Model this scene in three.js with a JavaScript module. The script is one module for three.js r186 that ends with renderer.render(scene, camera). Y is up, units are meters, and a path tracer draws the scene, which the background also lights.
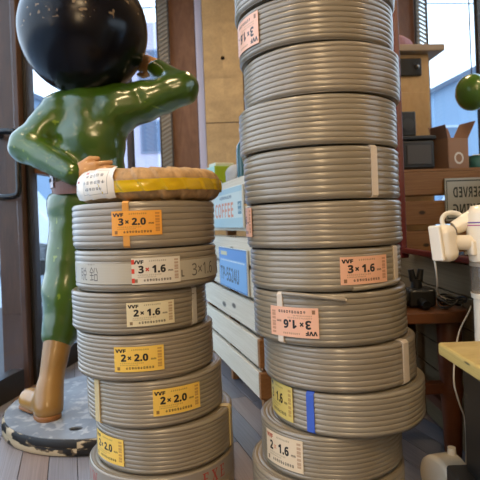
import * as THREE from 'three';
import { RoundedBoxGeometry } from 'three/addons/geometries/RoundedBoxGeometry.js';
import { mergeGeometries, mergeVertices } from 'three/addons/utils/BufferGeometryUtils.js';
import { RectAreaLightUniformsLib } from 'three/addons/lights/RectAreaLightUniformsLib.js';

// ------------------------------------------------------------------ camera, sky, lights, exposure
const scene = new THREE.Scene();
const camera = new THREE.PerspectiveCamera(51.28, 1, 0.05, 200);
camera.position.set(0, 0.76, 0);
camera.rotation.z = -2.2 * Math.PI / 180;
camera.setViewOffset(480, 480, 0, 18, 480, 480);
camera.focus = 1.25; camera.userData.fStop = 6.5;
const renderer = new THREE.WebGLRenderer({ antialias: true });
renderer.toneMapping = THREE.LinearToneMapping;
renderer.toneMappingExposure = 0.77;
renderer.shadowMap.enabled = true;
RectAreaLightUniformsLib.init();

const SKY = 3.4;
{
  const w = 64, h = 32, d = new Float32Array(w * h * 4);
  for (let j = 0; j < h; j++) for (let i = 0; i < w; i++) {
    const el = (j + 0.5) / h * 2 - 1, o = (j * w + i) * 4;          // -1 down .. 1 up
    const t = Math.max(0, el);
    const up = el > 0 ? 1 : 0.35;
    d[o] = SKY * up * (0.80 - 0.30 * t); d[o + 1] = SKY * up * (0.98 - 0.18 * t); d[o + 2] = SKY * up * (1.2 - 0.02 * t); d[o + 3] = 1;
  }
  const t = new THREE.DataTexture(d, w, h, THREE.RGBAFormat, THREE.FloatType);
  t.mapping = THREE.EquirectangularReflectionMapping; t.magFilter = THREE.LinearFilter; t.needsUpdate = true;
  scene.background = t;
}
const LAMPS = [   // x, z, power: warm ceiling panels of the shop
  [-0.05, 0.85, 150], [-0.60, -0.95, 72], [0.25, -2.9, 95], [-0.5, 2.0, 80],
];
const LAMP_COLOR = new THREE.Color().setRGB(1.0, 0.71, 0.40), LAMP_Y = 3.06;

// ------------------------------------------------------------------ helpers
let seed = 7;
function rnd() { seed = (seed + 0x6D2B79F5) | 0; let t = Math.imul(seed ^ (seed >>> 15), 1 | seed); t = (t + Math.imul(t ^ (t >>> 7), 61 | t)) ^ t; return ((t ^ (t >>> 14)) >>> 0) / 4294967296; }
const R = (a, b) => a + (b - a) * rnd();
function hash(x, y, z) { let h = Math.imul(x | 0, 374761393) ^ Math.imul(y | 0, 668265263) ^ Math.imul(z | 0, 2147483647 ^ 0x5bd1e995); h = Math.imul(h ^ (h >>> 13), 1274126177); return ((h ^ (h >>> 16)) >>> 0) / 4294967296; }
const sm = (t) => t * t * (3 - 2 * t), mixn = (a, b, t) => a + (b - a) * t, clamp = (x, a = 0, b = 1) => Math.min(b, Math.max(a, x));
function noise(x, y, z = 0, p = 0) {
  const X = Math.floor(x), Y = Math.floor(y), Z = Math.floor(z), u = sm(x - X), v = sm(y - Y), w = sm(z - Z);
  const W = (i) => p ? ((i % p) + p) % p : i;
  const f = (i, j, k) => hash(W(X + i), W(Y + j), Z + k);
  return mixn(mixn(mixn(f(0, 0, 0), f(1, 0, 0), u), mixn(f(0, 1, 0), f(1, 1, 0), u), v), mixn(mixn(f(0, 0, 1), f(1, 0, 1), u), mixn(f(0, 1, 1), f(1, 1, 1), u), v), w);
}
const fbm = (x, y, z = 0) => 0.5 * noise(x, y, z) + 0.3 * noise(2 * x + 9, 2 * y + 5, z) + 0.2 * noise(4.1 * x + 3, 4.1 * y, z);
const names = {};
function numbered(n) { const k = names[n] = (names[n] ?? -1) + 1; return k ? `${n}_${String(k).padStart(3, '0')}` : n; }
function shadow(o) { o.castShadow = o.receiveShadow = true; return o; }
function thing(name, label, category, pos = [0, 0, 0], turn = 0, group) {
  const o = new THREE.Group(); o.name = numbered(name); o.position.set(...pos); o.rotation.y = turn;
  o.userData = { label, category }; if (group) o.userData.group = group; scene.add(o); return o;
}
function part(name, geo, mat, parent, label) {
  const m = shadow(new THREE.Mesh(geo, mat)); m.name = name; if (label) m.userData.label = label; parent.add(m); return m;
}
function tag(name, geo, mat, label, category, group) {
  const m = shadow(new THREE.Mesh(geo, mat)); m.name = numbered(name); m.userData = { label, category }; if (group) m.userData.group = group; scene.add(m); return m;
}
function struct(name, geo, mat, parent = scene) {
  const m = shadow(geo ? new THREE.Mesh(geo, mat) : new THREE.Group()); m.name = name; if (parent === scene) m.userData.kind = 'structure'; parent.add(m); return m;
}
const box = (w, h, d, x = 0, y = 0, z = 0, r = 0.003) => { const g = r ? new RoundedBoxGeometry(w, h, d, 2, Math.min(r, w / 2.1, h / 2.1, d / 2.1)) : new THREE.BoxGeometry(w, h, d); g.translate(x, y, z); return g; };
const V = (x, y, z) => new THREE.Vector3(x, y, z);
const tube = (pts, r, seg = 40, closed = false, rs = 8) => new THREE.TubeGeometry(new THREE.CatmullRomCurve3(pts.map((p) => V(...p)), closed), seg, r, rs, closed);
function rod(a, b, r0, r1 = r0, n = 20) { const A = V(...a), B = V(...b), d = B.clone().sub(A); const g = new THREE.CylinderGeometry(r1, r0, d.length(), n); g.translate(0, d.length() / 2, 0); g.applyQuaternion(new THREE.Quaternion().setFromUnitVectors(V(0, 1, 0), d.normalize())); g.translate(...a); return g; }
const lathe = (pts, n = 40) => new THREE.LatheGeometry(pts.map((p) => new THREE.Vector2(...p)), n);
function merged(list) { return mergeGeometries(list.map((g) => { const q = g.index ? g.toNonIndexed() : g.clone(); for (const k of Object.keys(q.attributes)) if (!['position', 'normal', 'uv'].includes(k)) q.deleteAttribute(k); return q; })); }

// ------------------------------------------------------------------ materials
function tex(w, h, fn, srgb = true) {
  const d = new Uint8Array(w * h * 4);
  for (let j = 0; j < h; j++) for (let i = 0; i < w; i++) { const c = fn(i / w, j / h, i, j), o = (j * w + i) * 4; d[o] = clamp(c[0], 0, 255); d[o + 1] = clamp(c[1], 0, 255); d[o + 2] = clamp(c[2], 0, 255); d[o + 3] = 255; }
  const t = new THREE.DataTexture(d, w, h); if (srgb) t.colorSpace = THREE.SRGBColorSpace; t.wrapS = t.wrapT = THREE.RepeatWrapping; t.magFilter = THREE.LinearFilter; t.needsUpdate = true; return t;
}
function canvasTex(w, h, draw) {
  const c = document.createElement('canvas'); c.width = w; c.height = h; draw(c.getContext('2d'), w, h);
  const t = new THREE.CanvasTexture(c); t.colorSpace = THREE.SRGBColorSpace; return t;
}
const std = (o) => new THREE.MeshPhysicalMaterial(o);
const hex = (h, rough = 0.6, extra = {}) => std({ color: h, roughness: rough, ...extra });
function woodTex(a, b, s, knots = 0) {   // a, b: sRGB triples; grain along u
  const kn = Array.from({ length: knots }, () => [R(0.1, 0.9), R(0.2, 0.8), R(0.02, 0.035)]);
  return tex(512, 128, (u, v) => {
    const warp = fbm(u * 4 + s, v * 3, s) * 0.6, g = fbm(u * 3 + s * 3, v * 26 + warp * 8, s), f = noise(u * 14, v * 120, s + 4);
    let t = clamp(0.25 + 0.8 * (g - 0.3) + 0.25 * (f - 0.5)), k = 1;
    for (const [x, y, r] of kn) { const d = Math.hypot((u - x), (v - y) * 0.35) / r; if (d < 1.6) k *= d < 0.8 ? 0.45 : 0.45 + 0.55 * (d - 0.8) / 0.8; }
    return [0, 1, 2].map((i) => mixn(a[i], b[i], t) * k);
  });
}
const wood = (a, b, s, rough = 0.6, knots = 0, extra = {}) => std({ map: woodTex(a, b, s, knots), roughness: rough, ...extra });
const M = {
  plaster: hex('#7d6a52', 0.9), ceiling: hex('#85796a', 0.95), dark: hex('#15100d', 0.7), black: hex('#121212', 0.45), blackGloss: hex('#0d0d0e', 0.25),
  white: hex('#e9dfca', 0.35, { clearcoat: 0.4 }), redWood: wood([74, 15, 10], [100, 24, 17], 3, 0.35), metal: std({ color: '#9a9a9a', metalness: 1, roughness: 0.3 }),
  frameWood: [1, 2].map((i) => wood([96, 62, 42], [138, 98, 70], 10 + i, 0.5)), darkFrame: hex('#17130f', 0.4),
  glass: std({ color: '#ffffff', transmission: 1, thickness: 0, roughness: 0, ior: 1.45 }),
  board: [0, 1, 2, 3].map((i) => wood([208, 196, 172], [238, 229, 210], 20 + i * 3, 0.7, i % 3)),
  brownBoard: [0, 1, 2].map((i) => wood([138, 92, 50], [184, 132, 80], 40 + i * 3, 0.65, i)),
  plank: [0, 1, 2, 3, 4].map((i) => wood([[112, 110, 116], [122, 114, 114], [98, 100, 108], [126, 110, 104], [112, 112, 122]][i], [[150, 148, 154], [160, 152, 150], [136, 138, 148], [160, 142, 132], [148, 150, 162]][i], 60 + i * 3, 0.36)),
  clad: [0, 1, 2].map((i) => wood([100, 86, 62], [138, 122, 92], 80 + i * 3, 0.75)),
  table: wood([84, 50, 28], [120, 74, 42], 95, 0.35), leg: wood([78, 42, 22], [112, 62, 34], 97, 0.4), yellowWood: wood([166, 138, 74], [204, 178, 108], 99, 0.5, 1),
};
// ------------------------------------------------------------------ the setting
const WL = (z) => -1.03 + 0.165 * (-z - 2.41);              // inner face of the window wall
{
  const floor = struct('floor', box(4.4, 0.1, 7.4, -0.55, -0.062, -1.35, 0), hex('#38373a', 0.6));
  // planks run a little to the left of the line of sight
  const dir = 0.34, a = Math.atan(dir), W = 0.088, far = [];
  for (let k = -16; k < 26; k++) {
    let s = -0.4 - R(0, 0.8);
    while (s < 5.3) {
      const L = R(0.75, 1.05), mid = s + L / 2, ox = k * W;
      const x = -0.35 + ox * Math.cos(a) - mid * Math.sin(a) + 0.4, z = ox * -Math.sin(a) * 1 + 0.3 - mid * Math.cos(a);
      s += L;
      if (z < -4.4 || z > 1.0 || x < WL(z) - 0.25 || x > 0.95) continue;
      const g = new THREE.BoxGeometry(L - 0.0025, 0.012, W - 0.0025); 
      const near = z < -0.8 && z > -3.0;
      g.rotateY(Math.PI / 2 + a); g.translate(x, -0.006 - R(0, 0.0006), z);
      if (near) part('floor_plank', g, M.plank[Math.floor(rnd() * 5)], floor); else far.push(g);
    }
  }
  const fm = part('far_planks', merged(far), M.plank[0], floor); fm.userData.kind = 'stuff';
  {
    const cs = new THREE.Shape(); cs.moveTo(0.79, 2.25); cs.lineTo(WL(2.25) - 0.08, 2.25); cs.lineTo(WL(-4.77) - 0.08, -4.77); cs.lineTo(0.79, -4.77); cs.closePath();
    struct('ceiling', new THREE.ExtrudeGeometry(cs, { depth: 0.1, bevelEnabled: false }).rotateX(Math.PI / 2).translate(0, 3.16, 0), M.ceiling);
  }
  // right wall, with horizontal cladding boards below the mirror
  const wr = struct('wall_right', box(0.1, 3.16, 7.4, 0.745, 1.53, -1.35, 0), M.plaster);
  for (let i = 0; i < 7; i++) for (let j = 0; j < 2; j++) part('cladding_board', box(0.014, 0.096, 1.2, 0.688, 0.055 + i * 0.1, -0.95 - j * 1.205 + (i % 2) * 0.3, 0.002), M.clad[(i + j) % 3], wr);
  struct('wall_front', box(4.4, 3.16, 0.1, -0.55, 1.53, 2.2, 0), M.plaster);
  // back wall and the concrete pillar with its tie hole and joint
  const con = std({ map: tex(256, 256, (u, v) => { const n = fbm(u * 5, v * 9), f = noise(u * 90, v * 90); const k = 0.86 + 0.22 * (n - 0.4) + 0.06 * (f - 0.5); return [208 * k, 178 * k, 130 * k]; }), roughness: 0.85 });
  struct('wall_back', box(1.5, 3.16, 0.1, 0.04, 1.53, -4.72, 0), M.plaster);
  const shape = new THREE.Shape(); shape.moveTo(-0.165, 0); shape.lineTo(0.165, 0); shape.lineTo(0.165, 3.06); shape.lineTo(-0.165, 3.06);
  for (const hy of [2.175, 1.2]) { const hp = new THREE.Path(); hp.absarc(0.0, hy, 0.018, 0, Math.PI * 2, true); shape.holes.push(hp); }
  const pil = struct('wall_pillar', null); pil.position.set(-0.095, 0, -4.33);
  { const g = new THREE.ExtrudeGeometry(shape, { depth: 0.03, bevelEnabled: false }); part('concrete_face', g, con, pil); }
  part('concrete_core', box(0.33, 3.06, 0.32, 0, 1.53, -0.162, 0), con, pil);
  part('tie_hole', new THREE.CircleGeometry(0.018, 20).translate(0, 2.175, 0.001), M.dark, pil);
  part('joint_strip', box(0.333, 0.006, 0.006, 0, 1.62, 0.029, 0), M.dark, pil);
  // timber column, white reveal strip beside it
  const col = struct('trim_1', null);
  part('timber_column', box(0.235, 3.06, 0.16, -0.455, 1.53, -4.55, 0.006), M.frameWood[0], col);
  part('reveal_strip', box(0.062, 3.06, 0.12, -0.302, 1.53, -4.5, 0.004), hex('#c3bed2', 0.5), col);
  part('dark_niche', box(0.1, 1.12, 0.05, -0.50, 0.56, -4.46, 0.004), M.darkFrame, col);
  // slotted metal post: slanted slats between two rails
  const slat = []; for (let i = 0; i < 78; i++) { const g = new THREE.BoxGeometry(0.1, 0.017, 0.012); g.rotateZ(0.55); g.translate(-0.622, 0.03 + i * 0.039, -4.44); slat.push(g); }
  const tr = struct('trim_2', null);
  part('slotted_screen', merged(slat), hex('#8d8578', 0.4, { metalness: 0.6 }), tr).userData.kind = 'stuff';
  for (const x of [-0.672, -0.57]) part('screen_rail', box(0.012, 3.06, 0.03, x, 1.53, -4.44, 0.002), hex('#4a443e', 0.4, { metalness: 0.6 }), tr);
  // the window wall: posts, bottom and top rails, panes
  const wallLen = (z0, z1) => { const x0 = WL(z0), x1 = WL(z1); return { L: Math.hypot(x1 - x0, z1 - z0), a: Math.atan2(x1 - x0, z1 - z0), x: (x0 + x1) / 2, z: (z0 + z1) / 2 }; };
  const seg = (z0, z1, y0, y1, t) => { const w = wallLen(z0, z1); const g = new THREE.BoxGeometry(t, y1 - y0, w.L); g.rotateY(w.a); g.translate(w.x - t / 2, (y0 + y1) / 2, w.z); return g; };
  const wins = [[2.1, 0.75], [0.75, -0.75], [-0.75, -2.35], [-2.52, -3.83], [-3.87, -4.42]];
  wins.forEach(([z0, z1], i) => {
    const w = struct(`window_${i + 1}`, null);
    part('pane', seg(z0, z1, 0.11, 2.98, 0.006), M.glass, w);
    part('bottom_rail', seg(z0, z1, 0, 0.11, 0.06), M.darkFrame, w);
    part('top_rail', seg(z0, z1, 2.98, 3.06, 0.06), M.darkFrame, w);
    if (i === 3) part('middle_rail', seg(z0, z1, 1.045, 1.105, 0.05), M.frameWood[1], w);
  });
  for (const z of [2.1, 0.75, -0.75, -3.85]) struct(`trim_${3 + [2.1, 0.75, -0.75, -3.85].indexOf(z)}`, box(0.05, 3.06, 0.05, WL(z) - 0.025, 1.53, z, 0.004), M.darkFrame);
  // heavy door post with a bent pull handle
  const door = struct('door_1', null);
  part('door_post', box(0.12, 3.06, 0.12, -1.10, 1.53, -2.46, 0.005), wood([58, 38, 28], [94, 64, 46], 14, 0.35), door);
  part('door_edge', box(0.02, 3.06, 0.1, -1.034, 1.53, -2.5, 0.005), M.darkFrame, door);
  part('pull_handle', tube([[-1.13, 1.215, -2.4], [-1.13, 1.215, -2.34], [-1.11, 1.217, -2.31], [-1.04, 1.217, -2.3], [-1.016, 1.21, -2.3], [-1.01, 1.185, -2.3], [-1.01, 1.0, -2.3], [-1.01, 0.95, -2.3], [-1.018, 0.925, -2.3], [-1.04, 0.918, -2.3], [-1.11, 0.918, -2.31], [-1.13, 0.92, -2.34], [-1.13, 0.92, -2.4]], 0.0145, 90), M.blackGloss, door);
}
// ------------------------------------------------------------------ outside: road, pavement, buildings, wires
{
  const pave = hex('#a3adb8', 0.8), road = hex('#8a97a5', 0.85);
  struct('ground', box(60, 0.1, 60, -24, -0.2, -8, 0), road);
  const sh = new THREE.Shape(); sh.moveTo(-1.9, 2.3); sh.lineTo(-0.75, -4.75); sh.lineTo(5, -4.85); sh.lineTo(5, -7.2); sh.lineTo(-3.4, -7.2); sh.lineTo(-4.6, 2.3); sh.closePath();
  const g = new THREE.ExtrudeGeometry(sh, { depth: 0.13, bevelEnabled: false }); g.rotateX(Math.PI / 2); g.scale(1, 1, 1);
  struct('pavement', g.translate(0, -0.02, 0), pave);
  const b1 = thing('apartment_building', 'pale lilac building across the street, seen through the glass right of the statue head', 'building', [-2.3, -0.15, -15]);
  part('wall', box(3.4, 6.4, 3, 0, 3.2, 0, 0.02), hex('#d9d0e2', 0.8), b1);
  for (let i = 0; i < 3; i++) for (let j = 0; j < 3; j++) { const w = part('window', box(0.6, 0.9, 0.06, -1.05 + i * 1.05, 1.4 + j * 1.9, 1.51, 0.01), hex('#8f9db5', 0.2), b1); part('pane', box(0.5, 0.8, 0.02, -1.05 + i * 1.05, 1.4 + j * 1.9, 1.545, 0), hex('#5f7390', 0.08), w); }
  const b2 = thing('house', 'blue grey house with a sloping roof across the street, left of the lilac building', 'building', [-7.6, -0.15, -16]);
  const s2 = new THREE.Shape(); s2.moveTo(-3.2, 0); s2.lineTo(3.2, 0); s2.lineTo(3.2, 4.0); s2.lineTo(-0.8, 5.9); s2.lineTo(-3.2, 4.8);
  part('wall', new THREE.ExtrudeGeometry(s2, { depth: 4, bevelEnabled: false }).translate(0, 0, -2), hex('#8fa9c4', 0.8), b2);
  part('roof', box(4.7, 0.14, 4.4, 1.25, 5.03, 0, 0.02).applyMatrix4(new THREE.Matrix4()).translate(-1.25, -5.03, 0).rotateZ(-0.443).translate(1.2, 5.02, 0), hex('#5f6f84', 0.6), b2);
  part('roof', box(2.8, 0.14, 4.4, 0, 0, 0, 0.02).rotateZ(0.43).translate(-2.0, 5.42, 0), hex('#5f6f84', 0.6), b2);
  for (let i = 0; i < 3; i++) for (let j = 0; j < 2; j++) { const w = part('window', box(0.8, 0.9, 0.06, -2 + i * 1.9, 1.2 + j * 1.8, 2.02, 0.01), hex('#c8d4e0', 0.3), b2); part('pane', box(0.68, 0.78, 0.02, -2 + i * 1.9, 1.2 + j * 1.8, 2.055, 0), hex('#5b7796', 0.1), w); }
  const car = thing('parked_van', 'white van parked on the road outside, blurred between door post and statue leg', 'van', [-5.2, -0.15, -10.6], 0.15);
  const cs = new THREE.Shape(); cs.moveTo(-1.7, 0.3); cs.lineTo(1.7, 0.3); cs.lineTo(1.75, 0.9); cs.lineTo(1.2, 1.1); cs.lineTo(0.7, 1.75); cs.lineTo(-1.6, 1.8); cs.lineTo(-1.75, 0.9);
  part('body', new THREE.ExtrudeGeometry(cs, { depth: 1.5, bevelEnabled: true, bevelSize: 0.05, bevelThickness: 0.05 }).translate(0, 0, -0.75), hex('#dfe6ec', 0.3), car);
  part('side_window', box(1.6, 0.45, 0.02, -0.45, 1.4, 0.81, 0.02), hex('#42566b', 0.1), car);
  part('tail_lamp', box(0.06, 0.3, 0.15, -1.78, 0.9, 0.6, 0.01), hex('#b02020', 0.3), car);
  for (const x of [-1.1, 1.1]) for (const z of [-0.7, 0.7]) part('wheel', new THREE.CylinderGeometry(0.32, 0.32, 0.2, 24).rotateX(Math.PI / 2).translate(x, 0.32, z), M.black, car);
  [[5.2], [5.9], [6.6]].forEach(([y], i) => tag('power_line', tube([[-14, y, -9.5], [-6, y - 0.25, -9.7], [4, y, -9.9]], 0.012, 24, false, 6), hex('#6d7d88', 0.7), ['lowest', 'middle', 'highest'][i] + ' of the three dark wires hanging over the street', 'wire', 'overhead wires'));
}
// ------------------------------------------------------------------ lamps
LAMPS.forEach(([x, z, pw], i) => {
  const t = thing('ceiling_lamp', ['warm ceiling panel lamp above the camera place', 'warm ceiling panel lamp above the gap between statue and cable stacks', 'warm ceiling panel lamp at the back by the pillar', 'warm ceiling panel lamp nearest the front wall'][i], 'lamp', [x, LAMP_Y, z]);
  part('housing', box(0.5, 0.06, 0.3, 0, -0.03, 0, 0.008), hex('#d8d2c6', 0.5), t);
  part('diffuser', box(0.44, 0.008, 0.24, 0, -0.062, 0, 0.002), std({ color: '#fff2dd', emissive: LAMP_COLOR, emissiveIntensity: 2.2, roughness: 0.5 }), t);
  const l = new THREE.RectAreaLight(LAMP_COLOR, pw, 0.44, 0.24); l.position.set(x, LAMP_Y - 0.07, z); l.lookAt(x, 0, z); l.name = 'lamp_light'; l.castShadow = true; scene.add(l);
});
{
  const t = thing('wall_lamp', 'large square warm wall lamp on the front wall behind the camera', 'lamp', [-0.1, 1.95, 2.15]);
  part('housing', box(0.66, 0.76, 0.05, 0, 0, -0.025, 0.008), hex('#d8d2c6', 0.5), t);
  part('diffuser', box(0.6, 0.7, 0.008, 0, 0, -0.053, 0.002), std({ color: '#fff2dd', emissive: LAMP_COLOR, emissiveIntensity: 6, roughness: 0.5 }), t);
  const l = new THREE.RectAreaLight(LAMP_COLOR, 16, 0.6, 0.7); l.position.set(-0.1, 1.95, 2.085); l.lookAt(-0.1, 1.95, 0); l.name = 'lamp_light'; l.castShadow = true; scene.add(l);
}
// ------------------------------------------------------------------ cable coils
const cableMat = ['#908572', '#938976', '#8b816e'].map((c) => std({ color: c, roughness: 0.36, clearcoat: 0.55, clearcoatRoughness: 0.16 }));
function coilGeo(Ro, Ri, H, rows, sd) {
  const prof = [], dep = Math.min(0.0036, H / rows * 0.30), h = H / rows;
  const rings = 7, rw = (Ro - 0.004 - Ri) / rings;
  for (let i = 0; i < rings; i++) for (const t of [0.06, 0.35, 0.65, 0.94]) prof.push([Ri + (i + t) * rw, Math.sin(t * Math.PI) * 0.0025 - 0.0025, 20 + i, 0]);      // bottom, outwards
  for (let i = 0; i < rows; i++) {
    const edge = i === 0 || i === rows - 1 ? 0.0035 : 0;
    for (const t of [0.015, 0.06, 0.13, 0.25, 0.5, 0.75, 0.87, 0.94, 0.985]) { const e = edge && (i === 0 ? t < 0.5 : t > 0.5) ? edge * Math.abs(t - 0.5) * 2.2 : 0; prof.push([Ro - dep + dep * Math.pow(Math.sin(t * Math.PI), 0.36) - e, (i + t) * h, i, 1]); }
  }
  for (let i = rings - 1; i >= 0; i--) for (const t of [0.94, 0.65, 0.35, 0.06]) prof.push([Ri + (i + t) * rw, H + Math.sin(t * Math.PI) * 0.0025 - 0.0025, 40 + i, 2]);
  prof.push([Ri, H - 0.004, 60, 3]); prof.push([Ri, 0.001, 60, 3]); prof.push(prof[0].slice());
  const n = 112, P = [], U = [], I = [], m = prof.length;
  for (let a = 0; a <= n; a++) {
    const th = (a % n) / n * Math.PI * 2, cx = Math.cos(th) * 1.6 + 5, cz = Math.sin(th) * 1.6 + 5;
    const oval = 0.0035 * (noise(cx, cz, sd) - 0.5);
    for (let k = 0; k < m; k++) {
      const [r, y, row, kind] = prof[k];
      const w = kind === 1 ? 0.0032 * (noise(cx * 1.7, cz * 1.7, row * 0.37 + sd * 5) - 0.5) : 0;
      const wy = kind === 1 ? 0.0045 * (noise(cx * 0.9 + 4, cz * 0.9, sd * 3 + row * 0.12) - 0.5) : kind === 2 || kind === 0 ? 0.001 * (noise(cx * 1.5, cz * 1.5, row + sd) - 0.5) : 0;
      const rr = r + oval + w, fade = kind === 1 ? Math.sin(Math.PI * clamp(y / H)) : 1;
      P.push(Math.sin(th) * rr, y + wy * fade, Math.cos(th) * rr); U.push(a / n, k / m);
    }
  }
  for (let a = 0; a < n; a++) for (let k = 0; k < m - 1; k++) { const p = a * m + k, q = p + m; I.push(p, q, p + 1, q, q + 1, p + 1); }
  const g = new THREE.BufferGeometry(); g.setAttribute('position', new THREE.Float32BufferAttribute(P, 3)); g.setAttribute('uv', new THREE.Float32BufferAttribute(U, 2)); g.setIndex(I); g.computeVertexNormals();
  // close the seam's normals
  const N = g.attributes.normal; for (let k = 0; k < m; k++) { const s = V(N.getX(k) + N.getX(n * m + k), N.getY(k) + N.getY(n * m + k), N.getZ(k) + N.getZ(n * m + k)).normalize(); N.setXYZ(k, s.x, s.y, s.z); N.setXYZ(n * m + k, s.x, s.y, s.z); }
  return g;
}
// a sheet bent round a coil, 0.8 mm thick
function patchGeo(Rr, t0, t1, y0, y1, flip = false, th = 0.0008, seg = 18) {
  const P = [], U = [], I = [];
  for (let i = 0; i <= seg; i++) { const u = i / seg, t = mixn(t0, t1, u); for (const [r, y, v] of [[Rr, y0, 0], [Rr, y1, 1], [Rr - th, y1, 1], [Rr - th, y0, 0]]) { P.push(Math.sin(t) * r, y, Math.cos(t) * r); U.push(flip ? 1 - u : u, flip ? 1 - v : v); } }
  for (let i = 0; i < seg; i++) { const a = i * 4, b = a + 4; for (let k = 0; k < 4; k++) { const l = (k + 1) % 4; I.push(a + k, b + k, a + l, b + k, b + l, a + l); } }
  I.push(0, 1, 2, 0, 2, 3); const e = seg * 4; I.push(e, e + 2, e + 1, e, e + 3, e + 2);
  let g = new THREE.BufferGeometry(); g.setAttribute('position', new THREE.Float32BufferAttribute(P, 3)); g.setAttribute('uv', new THREE.Float32BufferAttribute(U, 2)); g.setIndex(I); g = g.toNonIndexed(); g.computeVertexNormals(); return g;
}
// a tape that loops round a coil's section
function strapGeo(Ro, Ri, H, t0, t1) {
  const sec = [[Ro + 0.0022, 0.004], [Ro + 0.0022, H - 0.004], [Ro - 0.004, H + 0.0018], [Ri, H + 0.0018], [Ri - 0.002, H], [Ri - 0.002, 0], [Ri, -0.001], [Ro - 0.004, -0.001], [Ro + 0.0022, 0.004]], P = [], I = [], U = [], n = 3;
  const s2 = sec.map(([r, y]) => [r - (r > (Ro + Ri) / 2 ? 0.003 : -0.003), mixn(y, H / 2, 0.02)]);
  for (let i = 0; i <= n; i++) { const t = mixn(t0, t1, i / n); for (const q of [sec, s2]) for (const [r, y] of q) { P.push(Math.sin(t) * r, y, Math.cos(t) * r); U.push(i / n, y / H); } }
  const m = sec.length, st = 2 * m;
  for (let i = 0; i < n; i++) for (let k = 0; k < m - 1; k++) { const a = i * st + k; I.push(a, a + st, a + 1, a + st, a + st + 1, a + 1); }
  for (const i of [0, n]) for (let k = 0; k < m - 1; k++) { const a = i * st + k; I.push(a, a + 1, a + m, a + 1, a + m + 1, a + m); }
  let g = new THREE.BufferGeometry(); g.setAttribute('position', new THREE.Float32BufferAttribute(P, 3)); g.setAttribute('uv', new THREE.Float32BufferAttribute(U, 2)); g.setIndex(I); g = g.toNonIndexed(); g.computeVertexNormals(); return g;
}
// strokes that stand for the small print (too fine to read in the photograph)
function glyphs(g, x, y, n, s, col, lw) { g.strokeStyle = col; g.lineWidth = lw; for (let i = 0; i < n; i++) { const X = x + i * s * 1.12; g.beginPath(); for (const [a, b, c, d] of [[0.1, 0.15, 0.9, 0.15], [0.05, 0.45, 0.95, 0.45], [0.15, 0.8, 0.85, 0.8], [0.5, 0, 0.5, 1], [0.2 + 0.1 * (i % 3), 0.3, 0.2 + 0.1 * (i % 3), 0.95], [0.8, 0.3, 0.8, 0.95]].filter((_, k) => (i * 7 + k * 3) % 5 !== 0)) { g.moveTo(X + a * s, y + b * s); g.lineTo(X + c * s, y + d * s); } g.stroke(); } }
function labelTex(bg, size, o = {}) {
  return canvasTex(512, 256, (g, w, h) => {
    g.fillStyle = bg; g.fillRect(0, 0, w, h);
    const ink = o.ink || '#15130f';
    g.fillStyle = o.vvf || ink; g.save(); g.translate(16, 56); g.scale(1.35, 1); g.font = 'bold 46px sans-serif'; g.fillText('VVF', 0, 0); g.lineWidth = 3.5; g.strokeStyle = o.vvf || ink; g.strokeText('VVF', 0, 0); g.restore();
    glyphs(g, 180, 22, 9, 18, o.faint || 'rgba(60,50,30,0.55)', 2);
    g.fillStyle = ink; g.font = 'bold 96px sans-serif'; const [a, b] = size.split('×');
    g.lineWidth = 5; g.strokeStyle = ink; g.lineJoin = 'round'; for (const [q, X] of [[a, 70], [b, 208]]) { g.save(); g.translate(X, 146); g.scale(1.08, 1); g.fillText(q, 0, 0); g.strokeText(q, 0, 0); g.restore(); } g.fillStyle = g.strokeStyle = o.cross || ink; g.font = 'bold 76px sans-serif'; g.fillText('×', 140, 140); g.strokeText('×', 140, 140);
    g.fillStyle = ink; g.font = 'bold 30px sans-serif'; g.fillText('mm', 376, 142);
    glyphs(g, 60, 158, 13, 17, o.faint || 'rgba(60,50,30,0.45)', 1.5); glyphs(g, 60, 180, 13, 13, o.faint || 'rgba(60,50,30,0.45)', 1.5);
    glyphs(g, 120, 204, 10, 26, ink, 3.4);
    g.fillStyle = o.sq || 'rgba(80,50,20,0.6)'; g.fillRect(30, 204, 30, 34);
    g.fillStyle = o.col || 'rgba(120,70,40,0.35)'; for (let i = 0; i < 7; i++) g.fillRect(446, 22 + i * 30, 44, 18 + (i % 3) * 4);
    if (o.edge) { g.fillStyle = o.edge; for (const y of [14, 104, 196]) g.fillRect(0, y, 30, 46); }
  });
}
const paper = (t, extra = {}) => std({ map: t, roughness: 0.5, clearcoat: 0.35, clearcoatRoughness: 0.2, ...extra });
const LB = {
  orange: paper(labelTex('#eea53c', '3×2.0')), white: paper(labelTex('#ddd6c6', '3×1.6', { edge: '#d8402c', cross: '#c23a2a' })), pale: paper(labelTex('#e2d8b4', '2×1.6')),
  yellow: paper(labelTex('#efc657', '2×2.0')), pink: paper(labelTex('#eab596', '3×1.6')), lemon: paper(labelTex('#d8c06a', '2×1.6', { cross: '#c8a038' })), cream: paper(labelTex('#dfcbab', '2×1.6', { cross: '#d09a7a', vvf: '#b0452c' })),
};
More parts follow.
